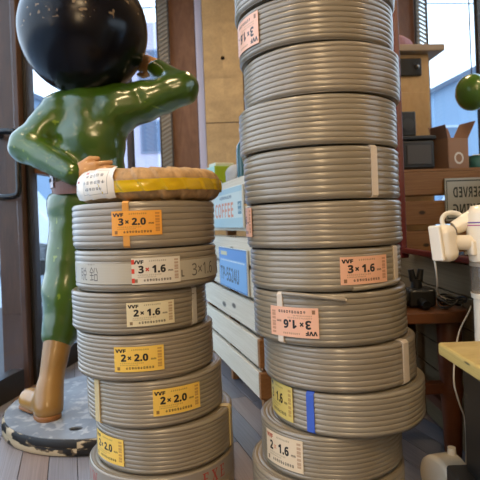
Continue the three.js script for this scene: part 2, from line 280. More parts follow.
const bandTex = canvasTex(1024, 64, (g) => {
  g.fillStyle = '#b9b2a0'; g.fillRect(0, 0, 1024, 64); g.strokeStyle = 'rgba(90,84,74,0.5)'; g.lineWidth = 2; for (let i = 0; i < 12; i++) { g.beginPath(); g.moveTo(0, 4 + i * 5); g.lineTo(1024, 4 + i * 5); g.globalAlpha = 0.12; g.stroke(); } g.globalAlpha = 1;
  g.strokeStyle = '#55504a'; g.lineWidth = 4; g.lineCap = 'round';
  const st = (x, y, s, L) => { g.beginPath(); for (const [a, b, c, d] of L) { g.moveTo(x + a * s, y + b * s); g.lineTo(x + c * s, y + d * s); } g.stroke(); };
  // "lead-free", drawn stroke by stroke
  const datsu = [[0.1, 0.1, 0.1, 0.9], [0.1, 0.1, 0.36, 0.1], [0.36, 0.1, 0.36, 0.95], [0.1, 0.38, 0.36, 0.38], [0.1, 0.62, 0.36, 0.62], [0.55, 0.05, 0.62, 0.22], [0.9, 0.05, 0.8, 0.22], [0.54, 0.28, 0.92, 0.28], [0.54, 0.28, 0.54, 0.56], [0.92, 0.28, 0.92, 0.56], [0.54, 0.56, 0.92, 0.56], [0.64, 0.58, 0.5, 0.95], [0.8, 0.58, 0.8, 0.92], [0.8, 0.92, 1, 0.92]];
  const namari = [[0.25, 0.02, 0.02, 0.35], [0.25, 0.02, 0.45, 0.28], [0.1, 0.38, 0.4, 0.38], [0.04, 0.58, 0.46, 0.58], [0.25, 0.38, 0.25, 0.9], [0.04, 0.92, 0.46, 0.9], [0.62, 0.05, 0.54, 0.4], [0.82, 0.05, 0.96, 0.4], [0.58, 0.52, 0.58, 0.95], [0.92, 0.52, 0.92, 0.95], [0.58, 0.52, 0.92, 0.52], [0.58, 0.95, 0.92, 0.95]];
  g.lineWidth = 3; st(258, 11, 44, datsu); st(322, 11, 44, namari); st(150, 12, 40, namari.slice(4));
  g.fillStyle = '#55504a'; g.font = '54px sans-serif'; g.fillText('3×1.6', 740, 52); g.font = 'bold 30px sans-serif'; g.fillText('L', 690, 52);
});
const redPrint = canvasTex(1024, 64, (g) => { g.fillStyle = '#8f8980'; g.fillRect(0, 0, 1024, 64); g.fillStyle = '#a03a30'; g.font = 'bold 62px serif'; g.fillText('V', 60, 56); g.fillText('W', 120, 56); g.fillText('E X E', 770, 56); });
const tape = { orange: hex('#d99a48', 0.4), clear: hex('#cbc5b8', 0.3, { clearcoat: 0.6 }), cream: hex('#cdb98a', 0.45), grey: hex('#b4b6b4', 0.35), pink: hex('#d6c9b8', 0.4), blue: hex('#3c5fc0', 0.5), yellow: hex('#cdbb88', 0.4) };
const LG = 'cable coils in the left stack', RG = 'cable coils in the right stack';
// x, z, R, y0, y1, rows, label, group, [stickers], [straps]
const COILS = [
  [-0.279, -1.474, 0.205, 0.702, 0.825, 7, 'grey cable coil with orange 3x2.0 label and orange tape, under the paper-wrapped coil', LG, [['orange', -0.23, 0.39, 0.030, 0.093]], [['orange', -0.09, -0.01]]],
  [-0.276, -1.474, 0.202, 0.591, 0.702, 7, 'grey cable coil with a wide pale printed band and a white 3x1.6 label', LG, [['white', -0.02, 0.60, 0.016, 0.083]], []],
  [-0.300, -1.470, 0.193, 0.481, 0.591, 8, 'grey cable coil with pale cream 2x1.6 label, in the left stack', LG, [['pale', 0.01, 0.65, 0.018, 0.079]], [['clear', 0.98, 1.08]]],
  [-0.288, -1.472, 0.195, 0.360, 0.481, 10, 'grey cable coil with a centred yellow 2x2.0 label and no strap', LG, [['yellow', -0.24, 0.41, 0.024, 0.088]], []],
  [-0.266, -1.476, 0.194, 0.236, 0.360, 10, 'grey cable coil with yellow 2x2.0 label right of centre and cream strap at left', LG, [['yellow', 0.13, 0.80, 0.030, 0.098]], [['cream', -0.80, -0.69]]],
  [-0.242, -1.480, 0.197, 0.116, 0.236, 10, 'grey cable coil with a yellow 2x2.0 label wrapped round its left end', LG, [['yellow', -1.08, -0.43, 0.016, 0.085]], [['yellow', 1.30, 1.42]]],
  [-0.252, -1.479, 0.209, 0, 0.117, 9, 'grey cable coil with red print, on the floor at the bottom of the left stack', LG, [], []],
  [0.220, -1.362, 0.213, 1.294, 1.42, 9, 'grey cable coil at the very top of the right stack, mostly cut off', RG, [], []],
  [0.221, -1.362, 0.206, 1.174, 1.294, 9, 'grey cable coil with upside-down pink label at its left end, near the top edge', RG, [['pink', -1.50, -0.86, 0.020, 0.100, 1]], []],
  [0.231, -1.361, 0.207, 1.052, 1.174, 9, 'plain grey cable coil without label or strap, third from the top', RG, [], []],
  [0.218, -1.363, 0.210, 0.931, 1.052, 9, 'plain grey cable coil without label, directly above the one with the lone strap', RG, [], []],
  [0.222, -1.362, 0.206, 0.803, 0.931, 8, 'grey cable coil with a lone thin pinkish strap right of centre and no label', RG, [], [['pink', 0.46, 0.55]]],
  [0.224, -1.362, 0.206, 0.690, 0.803, 8, 'grey cable coil whose pink label just shows at its left edge', RG, [['pink', -1.86, -1.20, 0.026, 0.102]], []],
  [0.224, -1.362, 0.200, 0.587, 0.690, 7, 'grey cable coil with an upright pink 3x1.6 label right of centre', RG, [['pink', 0.02, 0.66, 0.013, 0.078]], [['pink', 0.84, 0.95]]],
  [0.231, -1.361, 0.203, 0.459, 0.587, 9, 'grey cable coil with upside-down pink 3x1.6 label below a loose cable end', RG, [['pink', -0.92, -0.28, 0.018, 0.089, 1]], [['pink', -0.81, -0.73]]],
  [0.253, -1.357, 0.200, 0.350, 0.459, 8, 'unlabelled grey cable coil with a pale strap at right, above the blue-taped coil', RG, [], [['pink', 0.68, 0.80]]],
  [0.271, -1.353, 0.201, 0.246, 0.350, 8, 'grey cable coil with a vertical blue tape and a yellow label at left', RG, [['lemon', -1.52, -0.90, 0.012, 0.098]], [['blue', -0.69, -0.59]]],
  [0.223, -1.360, 0.187, 0.131, 0.246, 10, 'grey cable coil with cream 2x1.6 label at left, under the blue-taped coil', RG, [['cream', -1.18, -0.52, 0.016, 0.094]], []],
  [0.211, -1.364, 0.202, 0, 0.131, 9, 'grey cable coil on the floor under the right stack, mostly cut off', RG, [], []],
];
COILS.forEach(([x, z, Ro, y0, y1, rows, label, group, stickers, straps], i) => {
  const H = y1 - y0 - 0.006, Ri = 0.112;
  const t = thing('cable_coil', label, 'cable coil', [x, y0 + (y0 ? 0.004 : 0.003), z], 0, group);
  part('wound_cable', coilGeo(Ro, Ri, H, rows, i * 3 + 1), cableMat[i % 3], t);
  for (const [kind, a, b, ya, yb, flip] of stickers) part('paper_label', patchGeo(Ro + 0.0025, a, b, ya, yb, !!flip), LB[kind], t, { orange: 'orange label', white: 'white label with red squares', pale: 'pale cream label', yellow: 'yellow label', pink: 'pink label', lemon: 'lemon yellow label', cream: 'cream label' }[kind]);
  for (const [kind, a, b] of straps) part('strap', strapGeo(Ro, Ri, H, a, b), tape[kind], t);
  if (i === 1) part('printed_band', patchGeo(Ro + 0.0015, -1.75, 1.75, 0.018, 0.07, false, 0.001, 60), paper(bandTex), t, 'pale printed band');
  if (i === 6) part('printed_band', patchGeo(Ro + 0.0015, -1.3, 1.3, 0.06, 0.108, false, 0.001, 50), paper(redPrint), t, 'wrap with red print');
  if (i === 14) { const c = []; for (let k = 0; k <= 12; k++) { const a = mixn(-0.72, 0.02, k / 12); c.push([Math.sin(a) * (Ro + 0.002 + k * 0.0004), 0.121 - 0.0125 * Math.pow(k / 12, 2), Math.cos(a) * (Ro + 0.002 + k * 0.0004)]); } part('cable_end', tube(c, 0.0052, 40), cableMat[0], t, 'loose cable end'); const e = c[12]; part('cable_core', rod(e, [e[0] + 0.003, e[1] - 0.0004, e[2]], 0.003), hex('#d8d0c4', 0.4), t); }
  if (i === 13) { const c = []; for (let k = 0; k <= 12; k++) { const a = mixn(0.16, 0.95, k / 12); c.push([Math.sin(a) * (Ro + 0.002), 0.003 + 0.006 * k / 12, Math.cos(a) * (Ro + 0.002)]); } part('cable_end', tube(c, 0.0052, 40), cableMat[1], t, 'loose cable end'); }
});
// paper-wrapped coil on top of the left stack
{
  const t = thing('paper_wrapped_coil', 'coil wrapped in brown kraft paper with yellow tape, on top of the left stack', 'wrapped coil', [-0.258, 0.827, -1.478], 0);
  const Rm = 0.155, n = 220, m = 28, P = [], U = [], I = [];
  const surf = (th, ph, off = 0) => {
    const turns = 22, x = ((th / (Math.PI * 2) * turns + 0.9 * Math.sin(ph) * 0.5 + ph * 0.06) % 1 + 1) % 1;
    const step = 0.0046 * (1 - x) + (x < 0.08 ? -0.0045 : 0) + 0.003 * (noise(th * 9, ph * 4, 3) - 0.5);
    const s = Math.sin(ph), c = Math.cos(ph), e = 2.6, k = Math.pow(Math.pow(Math.abs(s), e) + Math.pow(Math.abs(c), e), -1 / e);
    const a = 0.046 + step + off, b = 0.041 + step + off, r = Rm + a * c * k, y = 0.0435 + b * s * k;
    return [Math.sin(th) * r, y, Math.cos(th) * r];
  };
  for (let i = 0; i <= n; i++) for (let j = 0; j <= m; j++) { P.push(...surf(i / n * Math.PI * 2, j / m * Math.PI * 2)); U.push(i / n * 14, j / m * 2); }
  for (let i = 0; i < n; i++) for (let j = 0; j < m; j++) { const a = i * (m + 1) + j, b = a + m + 1; I.push(a, b, a + 1, b, b + 1, a + 1); }
  const g = new THREE.BufferGeometry(); g.setAttribute('position', new THREE.Float32BufferAttribute(P, 3)); g.setAttribute('uv', new THREE.Float32BufferAttribute(U, 2)); g.setIndex(I); g.computeVertexNormals();
  const kraft = std({ map: tex(256, 256, (u, v) => { const k = 0.86 + 0.3 * (fbm(u * 8, v * 8, 2) - 0.45); return [204 * k, 164 * k, 112 * k]; }), roughness: 0.6 });
  part('kraft_paper', g, kraft, t);
  // yellow tape round the outer face
  const P2 = [], I2 = [], U2 = []; const n2 = 140, k2 = 8;
  for (let i = 0; i <= n2; i++) for (let j = 0; j <= k2; j++) { const th = mixn(-0.55, 2.6, i / n2); const ph = mixn(-0.46, 0.17, j / k2) + 0.12 * Math.sin(th * 0.9); P2.push(...surf(th, ph, 0.0048)); U2.push(i / n2 * 8, j / k2); }
  for (let i = 0; i < n2; i++) for (let j = 0; j < k2; j++) { const a = i * (k2 + 1) + j, b = a + k2 + 1; I2.push(a, b, a + 1, b, b + 1, a + 1); }
  const g2 = new THREE.BufferGeometry(); g2.setAttribute('position', new THREE.Float32BufferAttribute(P2, 3)); g2.setAttribute('uv', new THREE.Float32BufferAttribute(U2, 2)); g2.setIndex(I2); g2.computeVertexNormals();
  part('yellow_tape', g2, hex('#d9b410', 0.25, { clearcoat: 0.5 }), t, 'glossy yellow tape');
  const tagT = canvasTex(256, 160, (c, w, h) => { c.fillStyle = '#e6dccb'; c.fillRect(0, 0, w, h); c.fillStyle = '#b8403a'; for (const [x, y] of [[28, 40], [60, 62], [96, 36], [34, 96], [120, 24]]) c.fillRect(x, y, 16, 12); glyphs(c, 130, 40, 5, 16, '#6b6358', 2); glyphs(c, 120, 72, 6, 16, '#6b6358', 2); glyphs(c, 120, 104, 6, 14, '#6b6358', 2); c.strokeStyle = '#9a9080'; c.strokeRect(112, 24, 120, 112); });
  const P3 = [], I3 = [], U3 = []; const n3 = 20, k3 = 10;
  for (let i = 0; i <= n3; i++) for (let j = 0; j <= k3; j++) { const u = i / n3, v = j / k3, cut = Math.max(0, 0.18 - u) * (v > 0.6 || v < 0.3 ? 1 : 0); const th = mixn(-1.32, -0.3, u), ph = mixn(-0.75 + cut, 1.05 - cut, v); P3.push(...surf(th, ph, 0.0062)); U3.push(u, v); }
  for (let i = 0; i < n3; i++) for (let j = 0; j < k3; j++) { const a = i * (k3 + 1) + j, b = a + k3 + 1; I3.push(a, b, a + 1, b, b + 1, a + 1); }
  const g3 = new THREE.BufferGeometry(); g3.setAttribute('position', new THREE.Float32BufferAttribute(P3, 3)); g3.setAttribute('uv', new THREE.Float32BufferAttribute(U3, 2)); g3.setIndex(I3); g3.computeVertexNormals();
  part('white_tag', g3, paper(tagT, { side: THREE.DoubleSide }), t, 'creased white tag with red marks');
}
// ------------------------------------------------------------------ statue (a generic saluting figure, seen from behind)
function sdfMesh(f, lo, hi, cell) {                         // naive surface nets
  const nx = Math.ceil((hi[0] - lo[0]) / cell) + 1, ny = Math.ceil((hi[1] - lo[1]) / cell) + 1, nz = Math.ceil((hi[2] - lo[2]) / cell) + 1;
  const D = new Float32Array(nx * ny * nz), id = (i, j, k) => i + nx * (j + ny * k);
  for (let k = 0; k < nz; k++) for (let j = 0; j < ny; j++) for (let i = 0; i < nx; i++) D[id(i, j, k)] = f(lo[0] + i * cell, lo[1] + j * cell, lo[2] + k * cell);
  const vid = new Int32Array(nx * ny * nz).fill(-1), P = [], I = [];
  for (let k = 0; k < nz - 1; k++) for (let j = 0; j < ny - 1; j++) for (let i = 0; i < nx - 1; i++) {
    let c = 0, sx = 0, sy = 0, sz = 0; const v = [];
    for (let q = 0; q < 8; q++) v.push(D[id(i + (q & 1), j + (q >> 1 & 1), k + (q >> 2))]);
    for (const [a, b] of [[0, 1], [2, 3], [4, 5], [6, 7], [0, 2], [1, 3], [4, 6], [5, 7], [0, 4], [1, 5], [2, 6], [3, 7]]) if ((v[a] < 0) !== (v[b] < 0)) { const t = v[a] / (v[a] - v[b]); sx += (a & 1) + ((b & 1) - (a & 1)) * t; sy += (a >> 1 & 1) + ((b >> 1 & 1) - (a >> 1 & 1)) * t; sz += (a >> 2) + ((b >> 2) - (a >> 2)) * t; c++; }
    if (c) { vid[id(i, j, k)] = P.length / 3; P.push(lo[0] + (i + sx / c) * cell, lo[1] + (j + sy / c) * cell, lo[2] + (k + sz / c) * cell); }
  }
  const quad = (a, b, c, d, flip) => { if (a < 0 || b < 0 || c < 0 || d < 0) return; if (flip) I.push(a, c, b, a, d, c); else I.push(a, b, c, a, c, d); };
  for (let k = 1; k < nz - 1; k++) for (let j = 1; j < ny - 1; j++) for (let i = 1; i < nx - 1; i++) {
    const s = D[id(i, j, k)] < 0;
    if (s !== D[id(i + 1, j, k)] < 0) quad(vid[id(i, j - 1, k - 1)], vid[id(i, j, k - 1)], vid[id(i, j, k)], vid[id(i, j - 1, k)], !s);
    if (s !== D[id(i, j + 1, k)] < 0) quad(vid[id(i - 1, j, k - 1)], vid[id(i - 1, j, k)], vid[id(i, j, k)], vid[id(i, j, k - 1)], !s);
    if (s !== D[id(i, j, k + 1)] < 0) quad(vid[id(i - 1, j - 1, k)], vid[id(i, j - 1, k)], vid[id(i, j, k)], vid[id(i - 1, j, k)], !s);
  }
  const g = new THREE.BufferGeometry(); g.setAttribute('position', new THREE.Float32BufferAttribute(P, 3)); g.setIndex(I); g.computeVertexNormals();
  g.setAttribute('uv', new THREE.Float32BufferAttribute(new Float32Array(P.length / 3 * 2).map((_, q) => q & 1 ? P[(q >> 1) * 3 + 1] : P[(q >> 1) * 3] + P[(q >> 1) * 3 + 2]), 2)); return g;
}
function cap(x, y, z, a, b, ra, rb, zs = 1) {
  const bx = b[0] - a[0], by = b[1] - a[1], bz = (b[2] - a[2]) * zs, px = x - a[0], py = y - a[1], pz = (z - a[2]) * zs;
  const t = clamp((px * bx + py * by + pz * bz) / (bx * bx + by * by + bz * bz + 1e-9)); return Math.hypot(px - bx * t, py - by * t, pz - bz * t) - mixn(ra, rb, t);
}
const smin = (a, b, k) => { const h = Math.max(k - Math.abs(a - b), 0) / k; return Math.min(a, b) - h * h * k / 4; };
function field(caps, k = 0.04) { return (x, y, z) => { let d = 1e3; for (const c of caps) d = smin(d, cap(x, y, z, ...c), k); return d; }; }
{
  const t = thing('saluting_statue', 'glossy life-size statue in green uniform with round black head, saluting, seen from behind', 'statue', [0, 0, 0]);
  const green = std({ map: tex(256, 256, (u, v) => { const n = fbm(u * 4, v * 4, 7), s = noise(u * 60, v * 60, 9) > 0.9 && n > 0.5 ? 1 : 0, k = 0.85 + 0.4 * (n - 0.45); return [68 * k + s * 60, 102 * k + s * 50, 18 * k + s * 24]; }), roughness: 0.28, clearcoat: 0.8, clearcoatRoughness: 0.12 });
  const Z = -2.06;
  const folds = (x, y, z, s) => 0.006 * (fbm(x * 9 + s, y * 11 + z * 7, z * 8 + s) - 0.5);
  const jf = field([
    [[-0.58, 0.96, Z], [-0.597, 1.13, Z], 0.108, 0.136, 1.35], [[-0.60, 1.13, Z], [-0.605, 1.235, Z], 0.138, 0.12, 1.35], [[-0.70, 1.235, Z], [-0.50, 1.255, Z], 0.085, 0.09, 1.1],
    [[-0.605, 1.25, Z], [-0.61, 1.33, Z - 0.01], 0.085, 0.065],
    [[-0.725, 1.235, Z], [-0.85, 1.095, Z + 0.05], 0.08, 0.06], [[-0.85, 1.095, Z + 0.05], [-0.632, 0.972, Z + 0.14], 0.062, 0.046],
    [[-0.50, 1.235, Z], [-0.215, 1.325, Z - 0.02], 0.10, 0.064], [[-0.215, 1.325, Z - 0.02], [-0.335, 1.44, Z - 0.12], 0.058, 0.043],
    [[-0.59, 0.96, Z], [-0.60, 0.905, Z], 0.118, 0.14, 1.2],
  ], 0.032);
  part('jacket', sdfMesh((x, y, z) => Math.max(jf(x, y, z) + folds(x, y, z, 2) * 2.2 + 0.005 * Math.pow(Math.abs(Math.sin(38 * (x * 0.55 + y * 0.8 + 0.12 * fbm(x * 6, y * 6, z * 6)))), 3) * clamp((fbm(x * 7 + 3, y * 7, z * 5) - 0.42) * 6), 0.89 - y), [-1.02, 0.85, Z - 0.3], [-0.08, 1.52, Z + 0.28], 0.011), green, t);
  const pf = field([
    [[-0.665, 0.87, Z], [-0.535, 0.87, Z], 0.115, 0.115, 1.1], [[-0.67, 0.84, Z], [-0.708, 0.5, Z + 0.04], 0.105, 0.088], [[-0.708, 0.5, Z + 0.04], [-0.728, 0.345, Z + 0.085], 0.092, 0.068],
    [[-0.52, 0.84, Z], [-0.485, 0.5, Z + 0.03], 0.108, 0.088], [[-0.485, 0.5, Z + 0.03], [-0.475, 0.345, Z + 0.07], 0.09, 0.068],
  ], 0.035);
  part('trousers', sdfMesh((x, y, z) => Math.max(pf(x, y, z) + folds(x, y, z, 5) * 2.4, y - 0.905), [-0.92, 0.28, Z - 0.18], [-0.34, 0.93, Z + 0.22], 0.011), green, t);
  for (const [dx, s] of [[-0.728, 1], [-0.475, -1]]) {
    const bf = field([[[dx, 0.36, Z + 0.085], [dx - 0.018 * s, 0.15, Z + 0.165], 0.056, 0.043], [[dx - 0.016 * s, 0.10, Z + 0.185], [dx - 0.125 * s, 0.096, Z + 0.09], 0.046, 0.042], [[dx - 0.018 * s, 0.15, Z + 0.165], [dx - 0.013 * s, 0.09, Z + 0.192], 0.044, 0.046]], 0.03);
    const b = part('boot', sdfMesh((x, y, z) => Math.max(bf(x, y, z), 0.071 - y), [dx - 0.22, 0.03, Z - 0.06], [dx + 0.22, 0.47, Z + 0.27], 0.008), std({ map: tex(128, 128, (u, v) => { const k = 0.85 + 0.35 * (fbm(u * 5, v * 5, 12) - 0.4); return [172 * k, 128 * k, 62 * k]; }), roughness: 0.4, clearcoat: 0.3 }), t);
    const sf = (x, y, z) => Math.max(Math.min(cap(x, 0, z, [dx - 0.012 * s, 0, Z + 0.197], [dx - 0.028 * s, 0, Z + 0.178], 0.046, 0.046), Math.max(cap(x, 0, z, [dx - 0.08 * s, 0, Z + 0.13], [dx - 0.128 * s, 0, Z + 0.088], 0.037, 0.041), 0.063 - y)), Math.abs(y - 0.065) - 0.011);
    part('sole', sdfMesh(sf, [dx - 0.22, 0.04, Z - 0.06], [dx + 0.22, 0.095, Z + 0.27], 0.006), hex('#8a5a2c', 0.5), b, 'darker sole and heel');
  }
  // belt: a leather band and a pale strip with eyelets
  const ring = (rx, rz, y0, y1, a0, a1, m) => { const P = [], I = []; const n = 48; for (let i = 0; i <= n; i++) { const a = mixn(a0, a1, i / n); for (const [k, y] of [[1, y0], [1, y1], [0.93, y1], [0.93, y0]]) P.push(Math.sin(a) * rx * k - 0.60, y, Math.cos(a) * rz * k + Z); } for (let i = 0; i < n; i++) for (let k = 0; k < 4; k++) { const a = i * 4 + k, b = i * 4 + (k + 1) % 4; I.push(a, a + 4, b, a + 4, b + 4, b); } let g = new THREE.BufferGeometry(); g.setAttribute('position', new THREE.Float32BufferAttribute(P, 3)); g.setIndex(I); g = g.toNonIndexed(); g.computeVertexNormals(); return g; };
  const belt = part('belt', ring(0.163, 0.135, 0.895, 0.945, 0, Math.PI * 2), hex('#6b3d24', 0.45), t, 'brown belt');
  part('belt_strip', ring(0.168, 0.14, 0.925, 0.985, -2.0, -0.9), hex('#c9c3cc', 0.4), belt, 'pale strip with dark eyelets');
  for (let i = 0; i < 5; i++) { const a = -1.75 + i * 0.17; part('eyelet', new THREE.TorusGeometry(0.0055, 0.0025, 6, 14).rotateY(a).translate(Math.sin(a) * 0.169 - 0.60, 0.955, Math.cos(a) * 0.141 + Z), M.black, belt); }
  // hands
  const skin = hex('#cf9a62', 0.4, { clearcoat: 0.4 });
  function hand(w, dirv, nrm, name) {   // wrist, finger direction, palm normal
    const d = V(...dirv).normalize(), n = V(...nrm).normalize(), s = d.clone().cross(n).normalize(), at = (a, b, c) => { const p = V(...w).addScaledVector(d, a).addScaledVector(s, b).addScaledVector(n, c); return [p.x, p.y, p.z]; };
    const caps = [[at(-0.02, 0, 0), at(0.03, 0, 0), 0.026, 0.027]];
    for (const b of [-0.027, -0.009, 0.009, 0.027]) caps.push([at(0.02, b * 0.8, 0), at(0.075, b, 0), 0.017, 0.014]);
    const fl = [0.052, 0.062, 0.066, 0.056];
    [-0.029, -0.0098, 0.0098, 0.029].forEach((b, i) => { caps.push([at(0.078, b, 0), at(0.078 + fl[i] * 0.5, b * 1.05, 0.006), 0.0105, 0.0098]); caps.push([at(0.078 + fl[i] * 0.5, b * 1.05, 0.006), at(0.078 + fl[i], b * 1.05, 0.02), 0.0098, 0.0085]); });
    caps.push([at(0.02, 0.03, 0.0), at(0.055, 0.052, 0.012), 0.014, 0.0115]); caps.push([at(0.055, 0.052, 0.012), at(0.085, 0.05, 0.02), 0.0115, 0.0095]);
    const f = (x, y, z) => { let q = 1e3; for (let i = 0; i < 5; i++) q = smin(q, cap(x, y, z, ...caps[i]), 0.014); let fing = 1e3; for (let i = 5; i < 13; i++) fing = Math.min(fing, cap(x, y, z, ...caps[i])); q = smin(q, fing, 0.006); let th = Math.min(cap(x, y, z, ...caps[13]), cap(x, y, z, ...caps[14])); return smin(q, th, 0.008); };
    const c = V(...w).addScaledVector(d, 0.06); part(name, sdfMesh(f, [c.x - 0.13, c.y - 0.13, c.z - 0.13], [c.x + 0.13, c.y + 0.13, c.z + 0.13], 0.0045), skin, t, 'tan hand');
  }
  hand([-0.618, 0.968, Z + 0.145], [1, 0.06, 0.06], [0, 0.1, -1], 'hand');
  hand([-0.335, 1.448, Z - 0.128], [-0.85, 0.4, -0.3], [0.3, -0.3, -0.9], 'hand');
  // round black head, worn paint
  const hg = new THREE.SphereGeometry(0.258, 72, 48); hg.scale(1, 1.01, 0.98);
  const hp = hg.attributes.position; for (let i = 0; i < hp.count; i++) { const v = V(hp.getX(i), hp.getY(i), hp.getZ(i)), q = 1 + 0.02 * (fbm(v.x * 5 + 3, v.y * 5 + 8, v.z * 5 + 5) - 0.5); hp.setXYZ(i, v.x * q, v.y * q, v.z * q); } hg.computeVertexNormals();
  part('round_head', hg.translate(-0.612, 1.568, Z + 0.0), std({ map: tex(512, 256, (u, v) => { const n = fbm(u * 10, v * 6, 5), f = noise(u * 110, v * 60, 3), chip = f > 0.8 && n > 0.5 && v > 0.45 ? 1 : 0; return chip ? [120, 104, 84] : [9 + 6 * n, 10 + 6 * n, 17 + 7 * n]; }), roughness: 0.22, specularIntensity: 0.55 }), t, 'round glossy black head with worn paint');
  // round plinth
  const topT = tex(512, 512, (u, v) => { const n = fbm(u * 9, v * 9, 21), f = fbm(u * 30, v * 30, 4); const k = 0.85 + 0.3 * (n - 0.45); const w = clamp((f - 0.56) * 7) * 0.5; return [mixn(150 * k, 214, w), mixn(158 * k, 214, w), mixn(166 * k, 212, w)]; });
  const sideT = tex(1024, 64, (u, v) => { const n = fbm(u * 40, v * 4, 33) + 0.12 * Math.sin(v * 3.1) - 0.04; return n > 0.52 ? [20, 18, 16] : n > 0.46 ? [92, 78, 58] : [186, 170, 140]; });
  const base = part('plinth', lathe([[0.0001, 0], [0.388, 0], [0.396, 0.004], [0.397, 0.024], [0.392, 0.027], [0.396, 0.031], [0.394, 0.049], [0.386, 0.055]], 96).translate(-0.57, 0, -2.055), std({ map: sideT, roughness: 0.6 }), t, 'round worn plinth');
  const ts = new THREE.Shape(); ts.absarc(0, 0, 0.386, 0, Math.PI * 2); const hole = new THREE.Path(); hole.absellipse(-0.034, -0.298, 0.024, 0.018, 0, Math.PI * 2, true); ts.holes.push(hole);
  const tg = new THREE.ExtrudeGeometry(ts, { depth: 0.008, bevelEnabled: false, curveSegments: 64 }); tg.rotateX(-Math.PI / 2);
  part('plinth_top', tg.translate(-0.57, 0.049, -2.055), std({ map: topT, roughness: 0.4 }), base, 'grey blue top with white scuffs');
  part('bolt_hole', new THREE.CircleGeometry(0.03, 20).rotateX(-Math.PI / 2).translate(-0.604, 0.0505, -1.757), M.dark, base);
}
// ------------------------------------------------------------------ crates between the stacks
const CR = 0.2806;                                            // they recede to the left
const cratePos = (s, off, y) => [0.056 - 0.277 * s - 0.961 * off, y, -1.932 - 0.961 * s + 0.277 * off];   // s along the front, off outwards
function crate(label, boards, feet, k0) {
  const t = thing('wooden_crate', label, 'crate', cratePos(0, 0, 0), CR, 'slatted crates between the cable stacks');   // local: -z along the front, +x into the crate
  const L = 1.02, W = 0.085;
  boards.forEach(([a, b], i) => {
    for (const x of [0.009, W - 0.009]) part('board', box(0.018, b - a, L - 0.05, x, (a + b) / 2, -L / 2, 0.003), boardMats[(k0 + i) % 4], t);
    for (const z of [-0.012, -L + 0.012]) part('end_board', box(W, b - a, 0.024, W / 2, (a + b) / 2, z, 0.003), M.brownBoard[(k0 + i) % 3], t);
  });
  const y0 = boards[0][0] - (feet || 0), y1 = boards[boards.length - 1][1];
  for (const x of [W / 2]) for (const z of [-0.042, -L / 2, -L + 0.042]) part('post', box(0.046, y1 - y0 - 0.002, 0.03, x, (y0 + y1) / 2, z, 0.003), M.brownBoard[1], t);
  part('bottom_board', box(W - 0.04, 0.014, L / 2 - 0.09, W / 2, boards[0][0] + 0.012, -L / 4 - 0.01, 0.002), M.brownBoard[2], t);
}
const zUV = (m) => { const c = m.clone(); c.map = m.map.clone(); c.map.needsUpdate = true; return c; };
const boardMats = M.board.map(zUV);
crate('pale slatted wooden crate standing on the floor, lowest of the three stacked between the coils', [[0.068, 0.17], [0.19, 0.30], [0.322, 0.437]], 0.068, 0);
crate('pale slatted wooden crate carrying the light blue number plate, middle of three', [[0.455, 0.565], [0.582, 0.692]], 0.014, 1);
crate('pale slatted wooden crate behind the coffee sign, topmost of three', [[0.722, 0.825], [0.845, 0.95]], 0.026, 3);
function signOn(name, label, cat, s0, s1, y0, y1, mat, tilt = 0) {
  const t = thing(name, label, cat, cratePos(s0, 0.004, y0), CR); const w = s1 - s0, h = y1 - y0;
  part('panel', box(0.008, h, w, -0.004, h / 2, -w / 2, 0.002), hex('#cfd6d2', 0.5), t);
  part('printed_face', new THREE.PlaneGeometry(w * 0.985, h * 0.97).rotateY(-Math.PI / 2).translate(-0.0085, h / 2, -w / 2), mat, t);
  t.rotation.z = tilt; return t;
}
{
  const coffee = canvasTex(512, 256, (g, w, h) => {
    g.fillStyle = '#cfdcd6'; g.fillRect(0, 0, w, h); g.fillStyle = '#aecbd0'; g.fillRect(0, 0, w, 34); g.fillRect(0, 196, w, 60);
    glyphs(g, 130, 46, 9, 22, '#4a6470', 4); g.fillStyle = '#d98a62'; g.strokeStyle = '#7a5a4a'; g.save(); g.translate(24, 190); g.scale(1.16, 1.6); g.font = 'bold 84px sans-serif'; g.fillText('COFFEE', 0, 0);  g.restore();
    g.fillStyle = '#5f8794'; g.fillRect(446, 96, 54, 78); glyphs(g, 450, 108, 2, 18, '#dfe8e4', 3); glyphs(g, 450, 140, 2, 18, '#dfe8e4', 3);
  });
  signOn('coffee_sign', 'faded pale sign reading COFFEE in orange letters, hung on the topmost crate', 'sign', 0.115, 0.63, 0.735, 0.915, std({ map: coffee, roughness: 0.5 }));
  const plate = canvasTex(512, 256, (g, w, h) => {
    g.fillStyle = '#7fb4e6'; g.fillRect(0, 0, w, h); g.fillStyle = '#5c96da'; g.fillRect(0, 0, w, 70); g.fillStyle = '#d9d2a0'; g.fillRect(40, 22, 130, 26); g.fillStyle = '#cfe0f0'; g.fillRect(30, 76, 452, 8);
    g.fillStyle = '#2f4c66'; g.save(); g.translate(24, 214); g.scale(0.9, 1.35); g.font = 'bold 92px sans-serif'; g.fillText('TP-5524U', 0, 0); g.restore(); g.strokeStyle = '#4a7fc0'; g.lineWidth = 8; g.strokeRect(4, 4, w - 8, h - 8);
  });
  signOn('number_plate', 'light blue vehicle number plate with dark characters, fixed to the middle crate', 'number plate', 0.085, 0.555, 0.458, 0.645, std({ map: plate, roughness: 0.35 }));
}
